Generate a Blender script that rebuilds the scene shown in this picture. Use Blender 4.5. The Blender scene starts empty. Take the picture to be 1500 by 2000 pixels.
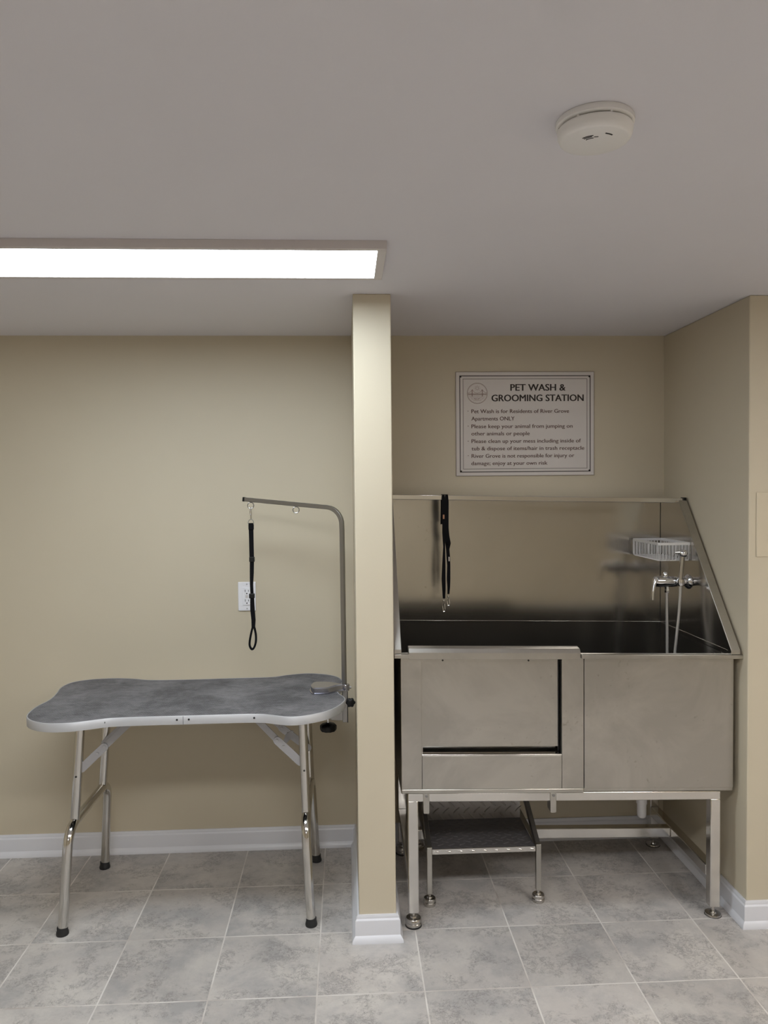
import bpy, bmesh, math, random
from mathutils import Vector, Matrix
random.seed(7)
PI = math.pi
sc = bpy.context.scene
col = sc.collection

# ------------------------------------------------------------------ camera
F, PITCH, YAW, ROLL, CAMH = 1496.81, .0316631, .0490943, -.00924151, 1.42878
fw = Vector((math.sin(YAW)*math.cos(PITCH), math.cos(YAW)*math.cos(PITCH), -math.sin(PITCH)))
rt = Vector((math.cos(YAW), -math.sin(YAW), 0))
up = rt.cross(fw)
rt2 = math.cos(ROLL)*rt + math.sin(ROLL)*up
up2 = -math.sin(ROLL)*rt + math.cos(ROLL)*up
cam = bpy.data.cameras.new('camera')
cam.sensor_fit = 'VERTICAL'; cam.sensor_height = 24.0
cam.lens = 24.0*F/2000.0
cam.clip_start = .02
co = bpy.data.objects.new('camera', cam); col.objects.link(co)
m = Matrix((rt2, up2, -fw)).transposed().to_4x4(); m.translation = (0, 0, CAMH)
co.matrix_world = m
sc.camera = co

# ------------------------------------------------------------------ light and exposure
sc.view_settings.view_transform = 'Standard'
sc.view_settings.look = 'None'
sc.view_settings.gamma = 1
sc.view_settings.use_curve_mapping = False
sc.view_settings.exposure = 0.20
PANEL = 15.5          # emission of the visible ceiling panel
FILL_PANEL = 24.0        # emission of the unseen panels added to brighten the room
world = bpy.data.worlds.new('world'); sc.world = world; world.use_nodes = True
world.node_tree.nodes['Background'].inputs[0].default_value = (.02, .02, .02, 1)
world.node_tree.nodes['Background'].inputs[1].default_value = 0.2
sc.cycles.max_bounces = 12
sc.cycles.diffuse_bounces = 8
sc.cycles.glossy_bounces = 8
sc.cycles.use_denoising = True
sc.cycles.sample_clamp_indirect = 8

# ------------------------------------------------------------------ materials
def mat(name, color=(.5, .5, .5), rough=.5, metal=0., spec=None):
    mt = bpy.data.materials.new(name); mt.use_nodes = True
    b = mt.node_tree.nodes['Principled BSDF']
    b.inputs['Base Color'].default_value = (*color, 1)
    b.inputs['Roughness'].default_value = rough
    b.inputs['Metallic'].default_value = metal
    if spec is not None: b.inputs['Specular IOR Level'].default_value = spec
    return mt
class NT:
    def __init__(s, mt): s.t = mt.node_tree; s.b = s.t.nodes['Principled BSDF']
    def n(s, typ, **kw):
        nd = s.t.nodes.new(typ)
        for k, v in kw.items(): setattr(nd, k, v)
        return nd
    def l(s, a, b): s.t.links.new(a, b)
    def math(s, op, a, b=None, c=None):
        nd = s.n('ShaderNodeMath', operation=op)
        for i, v in enumerate((a, b, c)):
            if v is None: continue
            if isinstance(v, (int, float)): nd.inputs[i].default_value = v
            else: s.l(v, nd.inputs[i])
        return nd.outputs[0]
    def ramp(s, f, stops):
        nd = s.n('ShaderNodeValToRGB'); cr = nd.color_ramp
        while len(cr.elements) < len(stops): cr.elements.new(.5)
        for e, (p, c) in zip(cr.elements, stops):
            e.position = p; e.color = (*c, 1) if len(c) == 3 else c
        s.l(f, nd.inputs[0]); return nd.outputs[0]
    def noise(s, vec, scale, detail=3, rough=.5, dist=0):
        nd = s.n('ShaderNodeTexNoise'); nd.inputs['Scale'].default_value = scale
        nd.inputs['Detail'].default_value = detail; nd.inputs['Roughness'].default_value = rough
        nd.inputs['Distortion'].default_value = dist
        s.l(vec, nd.inputs['Vector']); return nd.outputs[0]
    def mapping(s, vec, scale=(1, 1, 1), rot=(0, 0, 0)):
        nd = s.n('ShaderNodeMapping'); nd.inputs['Scale'].default_value = scale; nd.inputs['Rotation'].default_value = rot
        s.l(vec, nd.inputs[0]); return nd.outputs[0]
    def pos(s): return s.n('ShaderNodeNewGeometry').outputs['Position']
    def bump(s, h, strength=.2, dist=.001):
        nd = s.n('ShaderNodeBump'); nd.inputs['Strength'].default_value = strength; nd.inputs['Distance'].default_value = dist
        s.l(h, nd.inputs['Height']); s.l(nd.outputs[0], s.b.inputs['Normal'])
    def mix(s, f, a, b, mode='MIX'):
        nd = s.n('ShaderNodeMix', data_type='RGBA', blend_type=mode)
        for i, v in ((0, f), (6, a), (7, b)):
            if isinstance(v, (int, float)): nd.inputs[i].default_value = v
            elif isinstance(v, tuple): nd.inputs[i].default_value = (*v, 1)
            else: s.l(v, nd.inputs[i])
        return nd.outputs[2]

def paint(name, color, rough=.5, var=.04):
    mt = mat(name, color, rough); k = NT(mt); p = k.pos()
    lo = tuple(c*(1-var) for c in color); hi = tuple(min(1, c*(1+var)) for c in color)
    k.l(k.ramp(k.noise(p, 2.3, 3), [(.3, lo), (.7, hi)]), k.b.inputs['Base Color'])
    k.bump(k.noise(p, 260, 2), .12, .0006)
    return mt
M = {}
M['wall'] = paint('wall_paint', (.56, .50, .385), .5, .02)
M['ceiling'] = paint('ceiling_paint', (.715, .705, .755), .8, .01)
M['trim'] = paint('trim_paint', (.70, .71, .76), .35, .03)
M['cover'] = paint('painted_panel', (.585, .515, .39), .5, .01)

def steel(name, color, rough, streak=(1, 1, 60), rvar=.08, smudge=0., aniso=0.):
    mt = mat(name, color, rough, 1.0); k = NT(mt); p = k.pos()
    s = k.noise(k.mapping(p, streak), 14, 4, .6)
    c = k.noise(p, 7, 4, .6)
    r = k.math('ADD', k.math('MULTIPLY', s, rvar), k.math('MULTIPLY', c, rvar*1.2))
    k.l(k.math('ADD', r, rough - rvar), k.b.inputs['Roughness'])
    if smudge:
        n1 = k.noise(p, 3.2, 5, .65, .6)
        cc = k.ramp(n1, [(.38, tuple(x*(1-smudge) for x in color)), (.58, color)])
        sp = k.noise(p, 60, 2, .5)
        d = k.ramp(k.math('MULTIPLY', sp, k.math('ADD', k.noise(p, 6, 2, .5), .5)), [(.0, (1, 1, 1)), (.74, (1, 1, 1)), (.90, (.78, .75, .72))])
        k.l(k.mix(1.0, cc, d, 'MULTIPLY'), k.b.inputs['Base Color'])
    k.bump(s, .05, .0003)
    return mt
M['steel'] = steel('brushed_steel', (.55, .53, .49), .30, (60, 1, 1), .06, .16)
M['steel_in'] = steel('inner_steel', (.58, .56, .53), .16, (60, 60, 1), .035, .04)
M['steel_pol'] = steel('polished_steel', (.70, .68, .65), .16, (1, 1, 20), .05, .0)
M['tube'] = steel('tube_steel', (.62, .60, .57), .12, (1, 1, 30), .04)
M['chrome'] = mat('chrome', (.78, .79, .82), .07, 1)
M['cast'] = mat('cast_metal', (.42, .42, .47), .22, 1)
M['hose'] = mat('steel_hose', (.62, .60, .58), .35, .7)
M['nickel'] = mat('nickel', (.55, .53, .50), .22, 1)
M['ring'] = mat('ring_metal', (.30, .29, .28), .3, 1)
M['wire'] = mat('basket_metal', (.80, .80, .82), .30, .5)
M['alu'] = mat('aluminium', (.46, .46, .475), .42, .3)
M['brace'] = mat('brace_metal', (.43, .43, .455), .42, .3)
M['pole'] = steel('dull_steel', (.33, .325, .32), .30, (60, 60, 1), .06)
M['black'] = mat('black_plastic', (.008, .008, .008), .4, 0, .3)
M['rubber'] = mat('rubber', (.012, .012, .013), .6)
M['nylon'] = mat('black_nylon', (.006, .006, .007), .8, 0, .08)
M['hole'] = mat('dark_screw_and_gap', (.01, .01, .01), .5)
M['white'] = mat('white_plastic', (.80, .80, .84), .35)
M['detector'] = mat('detector_plastic', (.80, .79, .785), .4)
M['pvc'] = mat('white_pvc', (.75, .75, .78), .35)
M['sign'] = mat('sign_face', (.66, .62, .60), .45)
M['ink'] = mat('dark_ink', (.02, .010, .008), .5)
M['ink_brown'] = mat('brown_ink', (.085, .035, .024), .5)
M['ink_logo'] = mat('logo_ink', (.24, .14, .11), .5)
M['copper'] = mat('copper_ring', (.55, .30, .20), .3, 1)
M['tag'] = mat('pale_tag', (.55, .5, .47), .6)
M['basin_dark'] = mat('added_basin_sheet', (.012, .012, .013), .7)  # black of the unseen sheet added in the basin
M['lamp_frame'] = mat('lamp_frame', (.60, .56, .56), .4)

# tread plate
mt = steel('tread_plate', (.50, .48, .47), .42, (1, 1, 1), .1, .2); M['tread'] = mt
M['tread_dark'] = mat('dark_tread_plate', (.115, .108, .113), .5, .35)  # tread given a darker plate than the riser

# grooming mat
mt = mat('ribbed_mat', (.08, .08, .09), .75, 0, .25); k = NT(mt); p = k.pos(); M['mat'] = mt
sep = k.n('ShaderNodeSeparateXYZ'); k.l(p, sep.inputs[0])
a = k.math('SINE', k.math('MULTIPLY', k.math('ADD', sep.outputs[0], sep.outputs[1]), 2*PI/.0085))
b = k.math('SINE', k.math('MULTIPLY', k.math('SUBTRACT', sep.outputs[0], sep.outputs[1]), 2*PI/.0085))
h = k.math('MAXIMUM', a, b)
st = k.noise(p, 6, 7, .72, .3); st2 = k.noise(k.mapping(p, (1, 2.0, 1)), 40, 4, .7)
base = k.ramp(k.math('ADD', k.math('MULTIPLY', st, .7), k.math('MULTIPLY', st2, .3)),
              [(.40, (.028, .027, .029)), (.49, (.090, .088, .092)), (.60, (.175, .170, .177))])
k.l(k.mix(k.ramp(h, [(.3, (0, 0, 0)), (.95, (.6, .6, .6))]), base, (.27, .265, .28)), k.b.inputs['Base Color'])
k.bump(h, .5, .0012)

# floor tiles
mt = mat('floor_tile', (.4, .4, .4), .42); k = NT(mt); p = k.pos(); M['floor'] = mt
T, TX, TY = .3048, -1.0118, 2.426
sep = k.n('ShaderNodeSeparateXYZ'); k.l(p, sep.inputs[0])
u = k.math('DIVIDE', k.math('SUBTRACT', sep.outputs[0], TX), T); v = k.math('DIVIDE', k.math('SUBTRACT', sep.outputs[1], TY), T)
du = k.math('ABSOLUTE', k.math('SUBTRACT', k.math('FRACT', k.math('ADD', u, 100.5)), .5))
dv = k.math('ABSOLUTE', k.math('SUBTRACT', k.math('FRACT', k.math('ADD', v, 100.5)), .5))
dm = k.math('MINIMUM', du, dv)                                   # 0 at the joints
gr = k.n('ShaderNodeMapRange'); gr.inputs[1].default_value = .0050; gr.inputs[2].default_value = .0095
gr.inputs[3].default_value = 1; gr.inputs[4].default_value = 0; k.l(dm, gr.inputs[0])
cu = k.math('FLOOR', k.math('ADD', u, 100)); cv = k.math('FLOOR', k.math('ADD', v, 100))
cb = k.n('ShaderNodeCombineXYZ'); k.l(cu, cb.inputs[0]); k.l(cv, cb.inputs[1])
wn = k.n('ShaderNodeTexWhiteNoise', noise_dimensions='3D'); k.l(cb.outputs[0], wn.inputs['Vector'])
vm = k.n('ShaderNodeVectorMath', operation='MULTIPLY_ADD'); k.l(wn.outputs['Color'], vm.inputs[0])
vm.inputs[1].default_value = (9, 9, 9); k.l(p, vm.inputs[2]); q = vm.outputs[0]
n1 = k.noise(q, 5.0, 8, .68, .2); n2 = k.noise(q, 24, 9, .80, .5); n3 = k.noise(q, 170, 4, .75, .2)
n4 = k.noise(q, 3.6, 5, .65, .3); n5 = k.noise(q, 60, 6, .8, .6)
c1 = k.ramp(n1, [(.38, (.38, .368, .362)), (.50, (.485, .46, .442)), (.60, (.56, .53, .50))])
c1 = k.mix(k.ramp(n4, [(.48, (0, 0, 0)), (.66, (.7, .7, .7))]), c1, (.49, .455, .43))
ridge = k.math('ABSOLUTE', k.math('SUBTRACT', n2, .5))           # thin crackled veins
area = k.ramp(k.noise(q, 9, 5, .7, .2), [(.47, (.06, .06, .06)), (.56, (1, 1, 1))])
vein = k.math('MULTIPLY', k.ramp(ridge, [(.0, (1, 1, 1)), (.030, (0, 0, 0))]), area)
blot = k.math('MULTIPLY', k.ramp(n5, [(.50, (0, 0, 0)), (.58, (1, 1, 1))]), area)
c2 = k.mix(k.math('MULTIPLY', blot, .45), c1, (.25, .24, .235))
c2 = k.mix(k.math('MULTIPLY', vein, .75), c2, (.20, .185, .18))
fl = k.math('MULTIPLY', k.ramp(n3, [(.60, (0, 0, 0)), (.66, (1, 1, 1))]), k.math('ADD', k.math('MULTIPLY', area, .9), .1))
c3 = k.mix(k.math('MULTIPLY', fl, .75), c2, (.11, .10, .10))
tone = k.n('ShaderNodeMapRange'); tone.inputs[3].default_value = .90; tone.inputs[4].default_value = 1.08; k.l(wn.outputs['Value'], tone.inputs[0])
hs = k.n('ShaderNodeHueSaturation'); k.l(c3, hs.inputs['Color']); k.l(tone.outputs[0], hs.inputs['Value'])
gn = k.ramp(k.noise(p, 5, 3), [(.33, (.42, .375, .345)), (.55, (.70, .67, .64))])
k.l(k.mix(gr.outputs[0], hs.outputs[0], gn), k.b.inputs['Base Color'])
hh = k.math('SUBTRACT', k.math('MULTIPLY', n2, -.3), k.math('MULTIPLY', gr.outputs[0], 1.0))
k.bump(hh, .35, .0015)
k.l(k.math('ADD', k.math('MULTIPLY', n2, .25), .30), k.b.inputs['Roughness'])

def emis(name, color, strength):
    mt = mat(name, (.9, .9, .9), .5)
    b = mt.node_tree.nodes['Principled BSDF']
    b.inputs['Emission Color'].default_value = (*color, 1); b.inputs['Emission Strength'].default_value = strength
    return mt
M['lamp'] = emis('lamp_diffuser', (.90, 1.0, 1.07), PANEL)
M['fill_far'] = emis('added_panel_far', (1.0, 1.0, 1.0), FILL_PANEL*.5)
M['fill_right'] = emis('added_panel_right', (1.0, .97, .93), FILL_PANEL*1.2)
M['fill_over'] = emis('added_panel_over', (.99, 1.0, 1.0), FILL_PANEL)

# ------------------------------------------------------------------ mesh helpers
SHEAR = [0.]   # the tub stands slightly out of level: it drops towards the right
class MB:
    def __init__(s): s.bm = bmesh.new()
    def face(s, vs):
        try: return s.bm.faces.new(vs)
        except ValueError: return None
    def poly(s, pts): return s.face([s.bm.verts.new(p) for p in pts])
    def hexa(s, c):
        v = [s.bm.verts.new(p) for p in c]
        for f in ((0, 3, 2, 1), (4, 5, 6, 7), (0, 1, 5, 4), (1, 2, 6, 5), (2, 3, 7, 6), (3, 0, 4, 7)): s.face([v[i] for i in f])
        return s
    def box(s, x0, x1, y0, y1, z0, z1):
        return s.hexa([(x0, y0, z0), (x1, y0, z0), (x1, y1, z0), (x0, y1, z0), (x0, y0, z1), (x1, y0, z1), (x1, y1, z1), (x0, y1, z1)])
    def loft(s, rings, cap=True, closed=False):
        R = [[s.bm.verts.new(p) for p in r] for r in rings]
        n = len(R[0]); K = len(R)
        for i in range(K if closed else K-1):
            A, B = R[i], R[(i+1) % K]
            for j in range(n): s.face([A[j], A[(j+1) % n], B[(j+1) % n], B[j]])
        if cap and not closed:
            s.face(R[0][::-1]); s.face(R[-1])
        return s
    def sweep(s, pts, prof, upv=None, cap=True, closed=False):
        """prof: list of (a,b) or function i-> list; a along side, b along up"""
        pts = [Vector(p) for p in pts]; n = len(pts); rings = []; prev = None
        for i, p in enumerate(pts):
            if closed: t = pts[(i+1) % n] - pts[i-1]
            else: t = pts[min(i+1, n-1)] - pts[max(i-1, 0)]
            t.normalize()
            if upv is not None: ref = Vector(upv)
            else: ref = prev if prev is not None else (Vector((0, 0, 1)) if abs(t.z) < .9 else Vector((0, 1, 0)))
            u_ = ref - t*ref.dot(t)
            if u_.length < 1e-6: u_ = Vector((1, 0, 0)) - t*t.x
            u_.normalize(); prev = u_; w = t.cross(u_)
            pr = prof(i) if callable(prof) else prof
            rings.append([p + w*a + u_*b for a, b in pr])
        return s.loft(rings, cap, closed)
    def tube(s, pts, r, n=12, cap=True, closed=False):
        f = (lambda i: [(math.cos(2*PI*j/n)*(r[i] if isinstance(r, list) else r), math.sin(2*PI*j/n)*(r[i] if isinstance(r, list) else r)) for j in range(n)])
        return s.sweep(pts, f, None, cap, closed)
    def lathe(s, prof, c=(0, 0, 0), axis='z', n=24):
        """prof: (radius, height) pairs"""
        rings = []
        for r, h in prof:
            ring = []
            for j in range(n):
                a, b = r*math.cos(2*PI*j/n), r*math.sin(2*PI*j/n)
                q = {'z': (a, b, h), 'y': (b, h, a), 'x': (h, a, b)}[axis]
                ring.append(tuple(q[i]+c[i] for i in range(3)))
            rings.append(ring)
        return s.loft(rings)
    def prism(s, pts, z0, z1):
        return s.loft([[(x, y, z0) for x, y in pts], [(x, y, z1) for x, y in pts]])
    def prism_y(s, pts, y0, y1):
        return s.loft([[(x, y1, z) for x, z in pts], [(x, y0, z) for x, z in pts]])
    def prism_x(s, pts, x0, x1):
        return s.loft([[(x0, y, z) for y, z in pts], [(x1, y, z) for y, z in pts]])
    def torus(s, c, R, r, normal='y', n=20, m_=8):
        pts = []
        for j in range(n):
            a, b = R*math.cos(2*PI*j/n), R*math.sin(2*PI*j/n)
            q = {'y': (a, 0, b), 'z': (a, b, 0), 'x': (0, a, b)}[normal]
            pts.append(Vector(c)+Vector(q))
        prev = {'y': (0, 1, 0), 'z': (0, 0, 1), 'x': (1, 0, 0)}[normal]
        return s.sweep(pts, [(math.cos(2*PI*j/m_)*r, math.sin(2*PI*j/m_)*r) for j in range(m_)], prev, False, True)
    def obj(s, name, material, parent=None, bevel=0, seg=2, smooth=True, angle=35, label=None, kind=None):
        bm = s.bm
        if SHEAR[0]:
            for v in bm.verts: v.co.z -= SHEAR[0]*(v.co.x-.2)*min(1, max(0, v.co.z/.03))
        bmesh.ops.recalc_face_normals(bm, faces=bm.faces)
        wl = world_loc(parent)
        for v in bm.verts: v.co -= wl
        me = bpy.data.meshes.new(name); bm.to_mesh(me); bm.free()
        if smooth:
            for p_ in me.polygons: p_.use_smooth = True
            me.set_sharp_from_angle(angle=math.radians(angle))
        me.materials.append(material)
        o = bpy.data.objects.new(name, me); col.objects.link(o)
        if parent: o.parent = parent
        if bevel:
            b = o.modifiers.new('bevel', 'BEVEL'); b.width = bevel; b.segments = seg; b.limit_method = 'ANGLE'; b.angle_limit = math.radians(40)
            b.harden_normals = False
        if label: o['label'] = label
        if kind: o['kind'] = kind
        return o
def world_loc(o):
    v = Vector((0, 0, 0))
    while o is not None: v += o.location; o = o.parent
    return v
def thing(name, label, cat, loc=(0, 0, 0), group=None):
    o = bpy.data.objects.new(name, None); col.objects.link(o); o.location = loc; o.empty_display_size = .05
    o['label'] = label; o['category'] = cat
    if group: o['group'] = group
    return o
def tag(o, label, cat, group=None):
    o['label'] = label; o['category'] = cat
    if group: o['group'] = group
    return o
def smooth_closed(pts, sub=6):
    n = len(pts); out = []
    for i in range(n):
        p0, p1, p2, p3 = [Vector(pts[(i+d) % n]) for d in (-1, 0, 1, 2)]
        for t_ in range(sub):
            t = t_/sub
            out.append(.5*((2*p1)+(-p0+p2)*t+(2*p0-5*p1+4*p2-p3)*t*t+(-p0+3*p1-3*p2+p3)*t**3))
    return out
def smooth_open(pts, sub=6):
    P = [Vector(p) for p in pts]; n = len(P); out = []
    for i in range(n-1):
        p0, p1, p2, p3 = P[max(i-1, 0)], P[i], P[i+1], P[min(i+2, n-1)]
        for t_ in range(sub):
            t = t_/sub
            out.append(.5*((2*p1)+(-p0+p2)*t+(2*p0-5*p1+4*p2-p3)*t*t+(-p0+3*p1-3*p2+p3)*t**3))
    out.append(P[-1]); return out
def square(a, b=None):
    b = a if b is None else b
    c = min(a, b)*.22
    return [(a, b-c), (a-c, b), (-a+c, b), (-a, b-c), (-a, -b+c), (-a+c, -b), (a-c, -b), (a, -b+c)]

# ------------------------------------------------------------------ room shell
XL, XR, YF, YB, YC, ZC = -2.2, 2.7, -2.3, 3.03, 2.378, 2.026
CX0, CX1, AX = .0265, .1435, 1.279
def st(name, mb, m_, **kw): return mb.obj(name, m_, kind='structure', **kw)
st('floor', MB().box(XL-.1, XR+.1, YF-.1, YB+.1, -.08, 0), M['floor'], smooth=False)
st('ceiling', MB().box(XL-.1, XR+.1, YF-.1, YB+.1, ZC, ZC+.1), M['ceiling'], smooth=False)
st('wall_back', MB().box(XL-.1, AX, YB, YB+.1, 0, ZC), M['wall'], smooth=False)
st('wall_left', MB().box(XL-.1, XL, YF, YB, 0, ZC), M['wall'], smooth=False)
st('wall_right', MB().box(XR, XR+.1, YF, YC, 0, ZC), M['wall'], smooth=False)
st('wall_front', MB().box(XL-.1, XR+.1, YF-.1, YF, 0, ZC), M['wall'], smooth=False)
st('wall_partition', MB().box(CX0, CX1, YC, YB, 0, ZC), M['wall'], bevel=.003, smooth=False)
st('wall_alcove_right', MB().box(AX, XR+.1, YC, YB+.1, 0, ZC), M['wall'], bevel=.004, smooth=False)

# mitred baseboards
BB = [(0, .084), (.006, .085), (.0085, .079), (.0085, .074), (.012, .069), (.0125, .066), (.0125, .022), (.015, .019), (.020, .012), (.0225, .004), (.0225, 0), (0, 0)]
def baseboard(path, names):
    P = [Vector((x, y)) for x, y in path]; n = len(P)
    dirs = [(P[i+1]-P[i]).normalized() for i in range(n-1)]
    nor = [Vector((d.y, -d.x)) for d in dirs]                # to the right of travel
    mit = []
    for i in range(n):
        if i == 0: mit.append(nor[0])
        elif i == n-1: mit.append(nor[-1])
        else:
            a_, b_ = nor[i-1], nor[i]; mm = (a_+b_).normalized(); mit.append(mm/mm.dot(a_))
    for i in range(n-1):
        mb = MB()
        mb.loft([[(P[j].x+mit[j].x*o_, P[j].y+mit[j].y*o_, z) for o_, z in BB] for j in (i, i+1)])
        st(names[i], mb, M['trim'], angle=25)
baseboard([(XL, YF), (XL, YB), (CX0, YB), (CX0, YC), (CX1, YC), (CX1, YB), (AX, YB), (AX, YC), (XR, YC), (XR, YF)],
          ['baseboard_left', 'baseboard_back_left', 'baseboard_partition_left', 'baseboard_partition_front', 'baseboard_partition_right',
           'baseboard_back', 'baseboard_alcove_right', 'baseboard_front_right', 'baseboard_right'])

# ------------------------------------------------------------------ ceiling lights
def panel_light(x0, x1, y0, y1, label, lampm):
    t = thing('ceiling_light', label, 'ceiling light', ((x0+x1)/2, (y0+y1)/2, ZC), 'ceiling panel lights')
    z0, z1 = ZC-.0205, ZC
    w = .0225
    mb = MB()
    for X0, X1, Y0, Y1 in ((x0, x1, y0, y0+w*.8), (x0, x1, y1-w*.8, y1), (x0, x0+w, y0+w*.8, y1-w*.8), (x1-w, x1, y0+w*.8, y1-w*.8)):
        mb.box(X0, X1, Y0, Y1, z0, z1)
    mb.obj('frame', M['lamp_frame'], t, bevel=.001, smooth=False)
    MB().box(x0+w, x1-w, y0+w*.8, y1-w*.8, z0+.002, z0+.006).obj('diffuser', lampm, t, smooth=False)
    return t
panel_light(-1.09, .105, 1.868, 2.148, 'long lit rectangular ceiling panel light with a pale frame above the grooming table', M['lamp'])
panel_light(-.85, .35, .42, .70, 'unseen ceiling panel added for brightness just above the viewpoint', M['fill_over'])  # added out of view to raise the overall brightness
panel_light(1.35, 2.55, .55, .83, 'unseen ceiling panel added for brightness to the right of the viewpoint', M['fill_right'])  # added out of view to lift the right side
panel_light(-.45, .75, -1.45, -1.17, 'unseen ceiling panel added for brightness behind the viewpoint', M['fill_far'])  # weak extra panel added behind the camera as fill

# ------------------------------------------------------------------ smoke detector
dx, dy = .412, 1.252
t = thing('smoke_detector', 'round white smoke detector on the ceiling', 'smoke detector', (dx, dy, ZC))
MB().lathe([(.0, 0), (.0605, 0), (.0625, -.003), (.0625, -.010), (.059, -.012), (0, -.012)], (dx, dy, ZC), n=64).obj('base_plate', M['detector'], t)
MB().lathe([(0, 0), (.053, 0), (.053, -.006), (0, -.006)], (dx, dy, ZC-.011), n=48).obj('vent_slot', M['hole'], t)
MB().lathe([(0, -.015), (.059, -.015), (.0605, -.0175), (.0595, -.026), (.057, -.032), (.0545, -.0345), (.052, -.0355), (0, -.0362)], (dx, dy, ZC), n=64).obj('cover', M['detector'], t)
for a in range(7):
    an = a*2*PI/7+.35
    mb = MB(); mb.sweep([(dx+.057*math.cos(an-.03), dy+.057*math.sin(an-.03), ZC-.0135), (dx+.057*math.cos(an+.03), dy+.057*math.sin(an+.03), ZC-.0135)], square(.0022)); mb.obj('vent_rib', M['detector'], t)
mb = MB()
def arc_mark(cx, cy, R, a0, a1, w=.0006):
    pts = [(dx+cx+R*math.cos(math.radians(a0+(a1-a0)*i/8)), dy+cy+R*math.sin(math.radians(a0+(a1-a0)*i/8)), ZC-.0362) for i in range(9)]
    mb.sweep(pts, square(w, .0006), (0, 0, 1))
arc_mark(0, .004, .030, 215, 250); arc_mark(0, .004, .026, 215, 245); arc_mark(0, .004, .021, 215, 250); arc_mark(.0, .004, .024, 252, 268)
arc_mark(.0, .0, .033, 282, 306, .0010)
mb.obj('slot_mark', M['hole'], t)

# ------------------------------------------------------------------ wall outlet, access panel
t = thing('wall_outlet', 'white duplex wall outlet on the beige wall behind the hanging leash', 'outlet', (-.394, YB, 1.0065))
ox, oz = -.394, 1.0065
MB().box(ox-.0345, ox+.0345, YB-.0055, YB, oz-.057, oz+.057).obj('cover_plate', M['white'], t, bevel=.002)
MB().box(ox-.0165, ox+.0165, YB-.0085, YB-.004, oz-.0335, oz+.0335).obj('receptacle', M['white'], t, bevel=.001)
for s_ in (-1, 1):
    cz = oz+s_*.019; mb = MB()
    mb.box(ox-.0075, ox-.0055, YB-.0092, YB-.008, cz-.001, cz+.008)
    mb.box(ox+.0055, ox+.0075, YB-.0092, YB-.008, cz-.000, cz+.007)
    mb.lathe([(0, 0), (.0026, 0), (.0026, .001), (0, .001)], (ox, YB-.0092, cz-.007), 'y', 10)
    mb.obj('socket_slot', M['hole'], t, smooth=False)
for s_ in (-1, 1): MB().lathe([(0, 0), (.0028, 0), (.003, .001), (0, .001)], (ox, YB-.0065, oz+s_*.048), 'y', 12).obj('screw', M['alu'], t)
for z_ in (oz-.0045, oz+.001): MB().box(ox-.005, ox+.005, YB-.0092, YB-.008, z_, z_+.0035).obj('reset_button', M['tag'], t, smooth=False)
o = MB().box(1.303, 1.50, YC-.004, YC, 1.197, 1.403).obj('access_panel', M['cover'], None, bevel=.002)
tag(o, 'flat beige painted access cover on the wall at the right edge', 'wall panel')

# ------------------------------------------------------------------ sign
SX0, SX1, SZ0, SZ1 = .4365, .992, 1.4715, 1.8835
t = thing('sign', 'white framed pet wash and grooming station rules sign on the alcove wall', 'sign', ((SX0+SX1)/2, YB, SZ0))
MB().box(SX0, SX1, YB-.006, YB, SZ0, SZ1).obj('sign_board', M['sign'], t, bevel=.001)
YS = YB-.006
def frame_lines(mb, x0, x1, z0, z1, w, y):
    mb.box(x0, x1, y, YS, z1-w, z1); mb.box(x0, x1, y, YS, z0, z0+w)
    mb.box(x0, x0+w, y, YS, z0+w, z1-w); mb.box(x1-w, x1, y, YS, z0+w, z1-w)
mb = MB()
frame_lines(mb, SX0+.0150, SX1-.0150, SZ0+.0148, SZ1-.0148, .0030, YS-.0006)
frame_lines(mb, SX0+.0285, SX1-.0285, SZ0+.0275, SZ1-.0275, .0014, YS-.0006)
for cx in (SX0+.020, SX1-.020):
    for cz in (SZ0+.0195, SZ1-.0195): mb.lathe([(0, 0), (.0034, 0), (.0034, .0006), (0, .0006)], (cx, YS-.0006, cz), 'y', 12)
mb.obj('border', M['ink'], t, smooth=False)
mb = MB(); frame_lines(mb, SX0+.0006, SX1-.0006, SZ0+.0006, SZ1-.0006, .0009, YS-.0004)
mb.obj('edge_line', M['ink_brown'], t, smooth=False)
def sx(x): return SX0+(x-139)*.0004546
def sz(y): return SZ0+(1043-y)*.000447
dg = bpy.context.evaluated_depsgraph_get()
def text_mesh(bm, s, x0, x1, base, size, bold=0., copies=1):
    c = bpy.data.curves.new('t', 'FONT'); c.body = s; c.size = size; c.resolution_u = 3; c.extrude = .0002
    o_ = bpy.data.objects.new('t', c); col.objects.link(o_)
    bpy.context.view_layer.update(); d = bpy.context.evaluated_depsgraph_get()
    src = bpy.data.meshes.new_from_object(o_.evaluated_get(d))
    xs = [v.co.x for v in src.vertices]; a, b_ = min(xs), max(xs)
    kx = (x1-x0-2*bold)/(b_-a)
    for i in range(copies):
        me = src.copy(); f = 0 if copies == 1 else (i/(copies-1)*2-1)
        for v in me.vertices:
            x, y, z = v.co
            v.co = (x0+bold+(x-a)*kx+f*bold, YS-.0004+z-.00002*i, base+y+(bold*.35 if i % 2 else 0))
        bm.from_mesh(me); bpy.data.meshes.remove(me)
    bpy.data.objects.remove(o_); bpy.data.curves.remove(c); bpy.data.meshes.remove(src)
mb = MB()
cap = .0375
text_mesh(mb.bm, 'PET WASH &', sx(618), sx(1107), sz(289), cap, .0011, 5)
text_mesh(mb.bm, 'GROOMING STATION', sx(452), sx(1268), sz(382), cap, .0011, 5)
mb.obj('heading', M['ink'], t, smooth=False)
mb = MB()
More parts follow.
